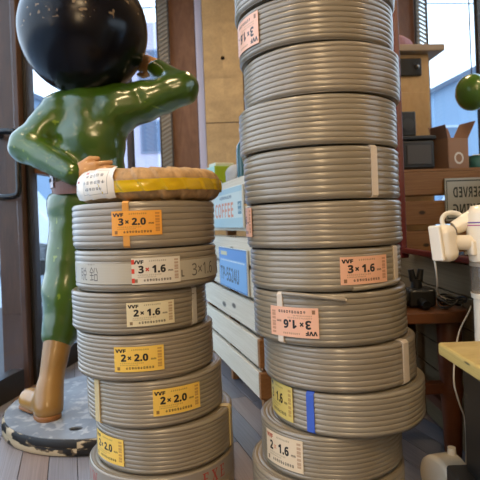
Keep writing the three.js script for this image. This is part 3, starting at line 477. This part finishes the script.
// things on top of the crates
{
  const b = thing('teal_box', 'small pale teal box with a lime green end, on top of the crates', 'box', cratePos(0.66, -0.045, 0.952), CR + 0.22);
  part('carton', box(0.13, 0.092, 0.10, 0, 0.047, 0, 0.003), hex('#a9d8d0', 0.5), b);
  part('end_panel', box(0.132, 0.093, 0.004, 0, 0.0473, 0.05, 0.001), hex('#9cbf2c', 0.5), b, 'lime green end');
  part('lid', box(0.11, 0.02, 0.08, 0, 0.103, 0, 0.006), hex('#cfd8c8', 0.6), b);
  const c = thing('paper_parcel', 'crumpled pale grey parcel lying on the crate above the coffee sign', 'parcel', cratePos(0.43, -0.045, 0.952), CR);
  const pg = new THREE.IcosahedronGeometry(0.07, 4), q = pg.attributes.position; for (let i = 0; i < q.count; i++) { const v = V(q.getX(i), q.getY(i), q.getZ(i)), n = 1 + 0.9 * (fbm(v.x * 16 + 4, v.y * 16 + 4, v.z * 16 + 4) - 0.5); q.setXYZ(i, v.x * n * 0.5, Math.max(-0.03, v.y * n * 0.75), v.z * n * 1.5); }
  const pm = mergeVertices(pg.deleteAttribute('normal').deleteAttribute('uv')); pm.computeVertexNormals(); part('wrapping', pm.translate(0, 0.031, 0), hex('#aeaaa2', 0.7), c);
  const d = thing('teal_bottle', 'dark teal bottle standing on the crates against the right cable stack', 'bottle', cratePos(0.27, -0.045, 0.952), 0);
  part('glass_body', lathe([[0.0001, 0], [0.028, 0], [0.03, 0.006], [0.03, 0.12], [0.026, 0.145], [0.012, 0.165], [0.0115, 0.2], [0.0001, 0.2]], 32), hex('#1f5560', 0.2, { clearcoat: 0.6 }), d);
  part('cap', lathe([[0.0001, 0.2], [0.0135, 0.2], [0.0135, 0.222], [0.0001, 0.224]], 24), hex('#d8d8d4', 0.4), d);
}
// ------------------------------------------------------------------ second crate panel, facing the mirror
{
  const T = Math.PI / 2;                          // runs to the right, facing the room's front
  const t = thing('slatted_panel', 'brown slatted wooden crate behind the right cable stack, seen in the mirror', 'crate', [0.078, 0, -2.2], -T);
  const L = 0.49, W = 0.13, ys = [[0.06, 0.17], [0.195, 0.30], [0.33, 0.435], [0.46, 0.565], [0.59, 0.69], [0.716, 0.822], [0.848, 0.95]];
  ys.forEach(([a, b], i) => { for (const x of [-0.01, -W + 0.01]) part('board', box(0.02, b - a, L, x, (a + b) / 2, -L / 2, 0.003), M.brownBoard[i % 3], t); });
  for (const x of [-0.035, -W + 0.035]) for (const z of [-0.03, -L + 0.03]) part('post', box(0.028, 0.948, 0.04, x, 0.474, z, 0.003), M.brownBoard[1], t);
  part('top_board', box(W, 0.012, L, -W / 2, 0.957, -L / 2, 0.002), M.brownBoard[0], t);
  const at = (s, off, y) => [0.078 + s, y, -2.2 + off];   // s along, off outwards
  const sg = canvasTex(1024, 512, (g, w, h) => { g.fillStyle = '#cdc8b8'; g.fillRect(0, 0, w, h); g.strokeStyle = '#4a4e44'; g.lineWidth = 16; g.strokeRect(28, 28, w - 56, h - 56); g.fillStyle = '#3c4038'; g.font = 'bold 170px sans-serif'; g.textAlign = 'center'; g.save(); g.translate(512, 232); g.scale(0.92, 1.05); g.fillText('RESERVED', 0, 0); g.restore(); g.save(); g.translate(512, 440); g.scale(1.05, 1.05); g.fillText('PARKING', 0, 0); g.restore(); });
  const s = thing('parking_sign', 'pale sign reading RESERVED PARKING on the brown crate, reversed in the mirror', 'sign', at(0.246, 0.003, 0.728), -T);
  part('panel', box(0.006, 0.19, 0.25, 0.003, 0.095, 0.125, 0.002), hex('#bdb8a8', 0.5), s);
  part('printed_face', new THREE.PlaneGeometry(0.246, 0.186).rotateY(Math.PI / 2).translate(0.0068, 0.095, 0.125), std({ map: sg, roughness: 0.45 }), s);
  // open cardboard box
  const cb = thing('cardboard_box', 'open cardboard box with raised flaps and a round printed mark, in the mirror', 'box', at(0.178, -0.062, 0.964), -T - 0.3), card = hex('#9a7358', 0.8);
  const bw = 0.095, bh = 0.135, bl = 0.115;
  for (const x of [-1, 1]) part('side_panel', box(0.004, bh, bl, x * bw / 2, bh / 2, 0, 0.001), card, cb);
  for (const z of [-1, 1]) part('side_panel', box(bw, bh, 0.004, 0, bh / 2, z * bl / 2, 0.001), card, cb);
  part('bottom_panel', box(bw, 0.004, bl, 0, 0.003, 0, 0.001), card, cb);
  for (const [z, a, l] of [[1, 0.55, 0.095], [-1, 0.2, 0.06]]) part('flap', box(bw, l, 0.004, 0, l / 2, 0, 0.001).rotateX(z * a).translate(0, bh, z * bl / 2), hex('#8b6a5a', 0.8), cb);
  part('flap', box(0.004, 0.07, bl, 0, 0.035, 0, 0.001).rotateZ(0.35).translate(-bw / 2, bh, 0), hex('#8b6a5a', 0.8), cb);
  part('printed_ring', new THREE.RingGeometry(0.018, 0.027, 32).rotateY(Math.PI / 2).translate(bw / 2 + 0.0025, 0.045, 0.0), hex('#d9cfc0', 0.7), cb, 'pale round mark');
  // black bin with a lid
  const bin = thing('storage_bin', 'dark grey storage bin with an overhanging black lid, beside the cardboard box', 'bin', at(0.347, -0.065, 0.964), -T);
  part('tub', box(0.10, 0.13, 0.15, 0, 0.066, 0, 0.012), hex('#262524', 0.5), bin); part('lid', box(0.11, 0.02, 0.165, 0, 0.141, 0, 0.006), M.black, bin); part('front_panel', box(0.004, 0.085, 0.11, 0.0515, 0.065, 0, 0.002), hex('#4c4640', 0.5), bin);
  const sp = thing('small_speaker', 'small black speaker standing on the lid of the storage bin', 'speaker', at(0.385, -0.065, 1.117), -T);
  part('cabinet', box(0.07, 0.11, 0.075, 0, 0.055, 0, 0.006), M.black, sp); part('speaker_cone', new THREE.CylinderGeometry(0.024, 0.028, 0.006, 28).rotateZ(Math.PI / 2).translate(0.037, 0.05, 0), hex('#2c2c2c', 0.6), sp);
  // teal tin
  const tin = thing('teal_tin', 'small teal tin at the near end of the brown crate', 'tin', at(0.055, -0.055, 0.964), 0);
  part('can', lathe([[0.0001, 0], [0.04, 0], [0.041, 0.003], [0.041, 0.055], [0.0001, 0.055]], 36), hex('#2f6a66', 0.4), tin); part('rim', new THREE.TorusGeometry(0.0405, 0.002, 8, 36).rotateX(Math.PI / 2).translate(0, 0.055, 0), M.metal, tin);
  // tall tan cupboard with an overhanging top behind
  const cu = thing('tan_cupboard', 'tall tan cupboard with an overhanging top board, seen in the mirror', 'cupboard', [0.295, 0, -2.71]), tan = wood([176, 140, 92], [202, 168, 118], 130, 0.6);
  part('carcass', box(0.215, 1.6, 0.24, 0, 0.8, 0, 0.004), tan, cu); part('top_board', box(0.30, 0.035, 0.33, -0.02, 1.618, 0.01, 0.006), hex('#9a8670', 0.5), cu);
  part('door', box(0.19, 1.3, 0.012, 0, 0.75, 0.126, 0.003), tan, cu); const ov = part('black_panel', box(0.16, 0.09, 0.02, 0.02, 1.53, 0.128, 0.004), M.blackGloss, cu); part('knob', new THREE.SphereGeometry(0.012, 16, 12).translate(-0.035, 1.53, 0.142), M.metal, ov);
  const cl = thing('folded_cloth', 'reddish blue cloth heap on top of the tan cupboard', 'cloth', [0.33, 1.642, -2.68]);
  const ig = new THREE.IcosahedronGeometry(0.1, 4), ip = ig.attributes.position; for (let i = 0; i < ip.count; i++) { const v = V(ip.getX(i), ip.getY(i), ip.getZ(i)), n = 1 + 0.6 * (fbm(v.x * 13 + 4, v.y * 13 + 4, v.z * 13 + 4) - 0.5); ip.setXYZ(i, v.x * n, Math.max(-0.005, v.y * n * 0.9), v.z * n); }
  const im = mergeVertices(ig.deleteAttribute('normal').deleteAttribute('uv')); im.computeVertexNormals(); part('fabric', im, hex('#8d6a78', 0.9), cl);
  const gr = thing('green_globe', 'glossy green rounded ornament hung behind the right cable stack, seen at the mirror edge', 'ornament', [0.115, 1.325, -2.31]);
  part('globe', new THREE.SphereGeometry(0.075, 40, 28).scale(1, 1.15, 1), hex('#4c7020', 0.25, { clearcoat: 0.7 }), gr); part('hanging_cord', rod([0, 0.08, 0], [0, 1.735, 0], 0.0025), M.black, gr);
}
// ------------------------------------------------------------------ mirror on the right wall
{
  const a = 1.9 * Math.PI / 180, t = thing('wall_mirror', 'large mirror in a dark red wooden frame, right of the tall cable stack', 'mirror', [0.632, 0, -1.75], Math.PI + a);   // local x: out of the wall is +x after the turn
  // local axes: +x faces the room (world -x), +z runs to world -z
  const z0 = -0.72, z1 = 0.168, y0 = 0.637, y1 = 1.78, f = 0.04;
  part('mirror_glass', new THREE.BoxGeometry(0.006, y1 - y0, z1 - z0).translate(-0.003, (y0 + y1) / 2, (z0 + z1) / 2), std({ color: '#f2f4f2', metalness: 1, roughness: 0.01 }), t);
  part('backing', box(0.01, y1 - y0 + 0.04, z1 - z0 + 0.04, -0.013, (y0 + y1) / 2, (z0 + z1) / 2, 0.002), M.dark, t);
  for (const z of [z0 - f / 2, z1 + f / 2]) part('frame_rail', box(0.03, y1 - y0 + 2 * f, f, -0.003, (y0 + y1) / 2, z, 0.005), M.redWood, t);
  for (const y of [y0 - f / 4, y1 + f / 2]) part('frame_rail', box(0.03, y === y0 - f / 4 ? f / 2 : f, z1 - z0, -0.003, y, (z0 + z1) / 2, 0.005), M.redWood, t);
}
// ------------------------------------------------------------------ side table and what stands on it
{
  const t = thing('side_table', 'brown wooden side table with a rounded corner, behind the right cable stack', 'table', [0, 0, 0]);
  const s = new THREE.Shape(); s.moveTo(0.442, -1.46); s.lineTo(0.59, -1.452); s.quadraticCurveTo(0.665, -1.45, 0.672, -1.53); s.lineTo(0.672, -1.98); s.lineTo(0.475, -1.98); s.lineTo(0.442, -1.6); s.closePath();
  const g = new THREE.ExtrudeGeometry(s, { depth: 0.024, bevelEnabled: true, bevelSize: 0.004, bevelThickness: 0.004, bevelSegments: 3 }); g.rotateX(Math.PI / 2);
  part('table_top', g.translate(0, 0.471, 0), M.table, t);
  part('apron', box(0.012, 0.06, 0.42, 0.47, 0.408, -1.74, 0.002), M.leg, t);
  part('leg', lathe([[0.0001, 0], [0.022, 0], [0.026, 0.06], [0.03, 0.2], [0.034, 0.215], [0.036, 0.235], [0.032, 0.25], [0.035, 0.3], [0.037, 0.438], [0.0001, 0.438]], 28).translate(0.622, 0, -1.52), M.leg, t);
  part('leg', lathe([[0.0001, 0], [0.022, 0], [0.026, 0.06], [0.03, 0.2], [0.034, 0.215], [0.036, 0.235], [0.032, 0.25], [0.035, 0.3], [0.037, 0.438], [0.0001, 0.438]], 28).translate(0.622, 0, -1.92), M.leg, t);
  part('leg', box(0.04, 0.438, 0.04, 0.51, 0.219, -1.92, 0.004), M.leg, t);
  part('stretcher', box(0.16, 0.034, 0.034, 0.535, 0.235, -1.52, 0.005), M.leg, t);
  part('stretcher', box(0.034, 0.034, 0.38, 0.622, 0.16, -1.72, 0.005), M.leg, t);
  const d = thing('black_gadget', 'black gadget with a two-pronged top, standing on the side table', 'gadget', [0.545, 0.476, -1.56]);
  part('body', box(0.085, 0.058, 0.07, 0.005, 0.03, 0, 0.012), M.black, d);
  part('side_lobe', new THREE.SphereGeometry(0.034, 24, 16).scale(0.95, 0.9, 1).translate(-0.045, 0.031, 0.0), M.black, d);
  part('front_nub', rod([0.0, 0.018, 0.03], [0.0, 0.014, 0.075], 0.016, 0.013), M.blackGloss, d);
  part('neck', rod([-0.003, 0.055, 0], [-0.003, 0.085, 0], 0.018, 0.016), M.black, d);
  for (const s2 of [-1, 1]) part('prong', rod([-0.003 + s2 * 0.009, 0.08, 0], [-0.003 + s2 * 0.016, 0.116, 0], 0.011, 0.009), M.black, d);
}
// ------------------------------------------------------------------ cables on the table
{
  const pts = []; for (let k = 0; k < 46; k++) { const a = k * 0.92; pts.push([0.612 + 0.035 * Math.cos(a) * (0.7 + 0.3 * noise(k * 0.7, 1)) + 0.0006 * k, 0.484 + 0.03 * noise(k * 0.9, 4), -1.5 + 0.035 * Math.sin(a) * (0.7 + 0.4 * noise(k * 0.6, 8))]); }
  tag('cable_bundle', tube(pts, 0.0032, 420), M.black, 'bundled black cable lying on the side table beside the gadget', 'cable');
  tag('loose_cable', tube([[0.655, 0.492, -1.44], [0.63, 0.482, -1.40], [0.585, 0.44, -1.36], [0.553, 0.38, -1.32], [0.54, 0.32, -1.30], [0.56, 0.26, -1.32], [0.59, 0.2, -1.36], [0.6, 0.1, -1.38], [0.59, 0.006, -1.38]], 0.0024, 60), hex('#d8d2c4', 0.4), 'thin white cable curving down in front of the table leg', 'cable');
}
// ------------------------------------------------------------------ stick vacuum
{
  const t = thing('stick_vacuum', 'white cordless stick vacuum with a clear dust cup at the right edge', 'vacuum cleaner', [0, -0.009, 0]);
  const cx = 0.570, cz = -1.15;
  part('body', lathe([[0.0001, 0.655], [0.041, 0.655], [0.043, 0.66], [0.046, 0.70], [0.047, 0.735], [0.045, 0.765], [0.036, 0.785], [0.0001, 0.79]], 44).translate(cx, 0, cz), M.white, t);
  for (const [y, c] of [[0.741, '#b25a86'], [0.7475, '#7a5aa0']]) part('colour_ring', new THREE.TorusGeometry(0.0465, 0.0014, 8, 48).rotateX(Math.PI / 2).translate(cx, y, cz), hex(c, 0.4), t, 'thin pink and violet line');
  part('seal_ring', new THREE.CylinderGeometry(0.043, 0.043, 0.008, 44).translate(cx, 0.651, cz), hex('#8d867a', 0.4), t);
  const cup = part('dust_cup', lathe([[0.041, 0.585], [0.0415, 0.647], [0.0385, 0.647], [0.038, 0.588], [0.041, 0.585]], 44).translate(cx, 0, cz), std({ color: '#e6e2da', transmission: 0.9, thickness: 0, roughness: 0.08 }), t, 'clear dust cup');
  part('filter', lathe([[0.0001, 0.59], [0.02, 0.59], [0.026, 0.645], [0.0001, 0.645]], 32).translate(cx, 0, cz), hex('#5a5650', 0.5), cup);
  part('cup_ring', new THREE.CylinderGeometry(0.0425, 0.041, 0.012, 44).translate(cx, 0.579, cz), M.white, t);
  part('tube', rod([cx, 0.575, cz], [cx - 0.004, 0.05, cz], 0.037, 0.035, 36), M.white, t);
  part('floor_head', box(0.1, 0.05, 0.1, cx + 0.01, 0.036, cz + 0.005, 0.02), M.white, t);
  const bat = box(0.046, 0.086, 0.054, 0, 0, 0, 0.0205); bat.rotateY(0.45); bat.rotateZ(0.10); part('battery_block', bat.translate(0.470, 0.702, -1.152), M.white, t);
  const face = box(0.010, 0.082, 0.034, 0, 0, 0, 0.006); face.rotateY(0.45); face.rotateZ(0.10); part('battery_face', face.translate(0.447, 0.703, -1.142), hex('#efe7d6', 0.3), t);
  part('neck', rod([0.48, 0.704, -1.148], [0.545, 0.70, -1.148], 0.0165, 0.0185, 28), M.white, t);
  part('bracket', box(0.016, 0.036, 0.03, 0.528, 0.69, -1.142, 0.006), M.white, t);
  part('shoulder', rod([0.50, 0.735, -1.17], [0.56, 0.765, -1.165], 0.016, 0.024, 28), M.white, t);
  part('charging_cord', tube([[0.447, 0.668, -1.16], [0.452, 0.64, -1.165], [0.475, 0.60, -1.22], [0.52, 0.565, -1.34], [0.575, 0.53, -1.45], [0.597, 0.52, -1.475], [0.607, 0.504, -1.49]], 0.0022, 60), hex('#d8d2c4', 0.4), t, 'thin white charging cord');
  part('handle', tube([[0.472, 0.735, -1.16], [0.473, 0.757, -1.17], [0.484, 0.769, -1.175], [0.504, 0.771, -1.175], [0.52, 0.763, -1.175], [0.528, 0.742, -1.17]], 0.0055, 50, false, 12), hex('#d8d2c2', 0.35), t);
}
// ------------------------------------------------------------------ black box stool with a wooden top, low white device
{
  const scratch = tex(512, 512, (u, v) => { const n = noise(u * 220, v * 3, 2), m = noise(u * 3, v * 200, 6), a = (n > 0.93 && noise(u * 6, v * 4, 8) > 0.62) || (m > 0.93 && noise(u * 5, v * 9, 12) > 0.74); return a ? [74, 64, 48] : [17, 16, 15]; });
  const t = thing('black_box_stool', 'scratched black box with a thick yellow wooden top, at the lower right edge', 'stool', [0, 0, 0]);
  part('box_body', box(0.25, 0.23, 0.34, 0.558, 0.365, -0.83, 0.004), std({ map: scratch, roughness: 0.35 }), t);
  part('plinth', box(0.285, 0.25, 0.38, 0.5425, 0.125, -0.83, 0.006), std({ map: scratch, roughness: 0.4 }), t);
  part('wooden_top', box(0.292, 0.026, 0.39, 0.539, 0.487, -0.825, 0.006), M.yellowWood, t, 'thick yellow wooden top');
  const d = thing('white_device', 'small rounded white device low on the floor beside the black box', 'device', [0.515, 0, -1.31], 0.35);
  part('shell', lathe([[0.0001, -0.04], [0.05, -0.04], [0.06, -0.035], [0.062, -0.026], [0.058, 0.03], [0.052, 0.036], [0.0001, 0.036]], 44).rotateZ(-Math.PI / 2).translate(0, 0.07, 0), M.white, d);
  part('foot', box(0.07, 0.012, 0.07, 0, 0.006, 0, 0.003), hex('#c8c0ae', 0.5), d);
  part('screw', new THREE.CylinderGeometry(0.005, 0.005, 0.004, 16).rotateX(Math.PI / 2).translate(0.012, 0.085, 0.06), M.metal, d);
  part('top_knob', rod([0.02, 0.125, 0], [0.02, 0.146, 0], 0.012, 0.010), M.white, d);
}
renderer.render(scene, camera);
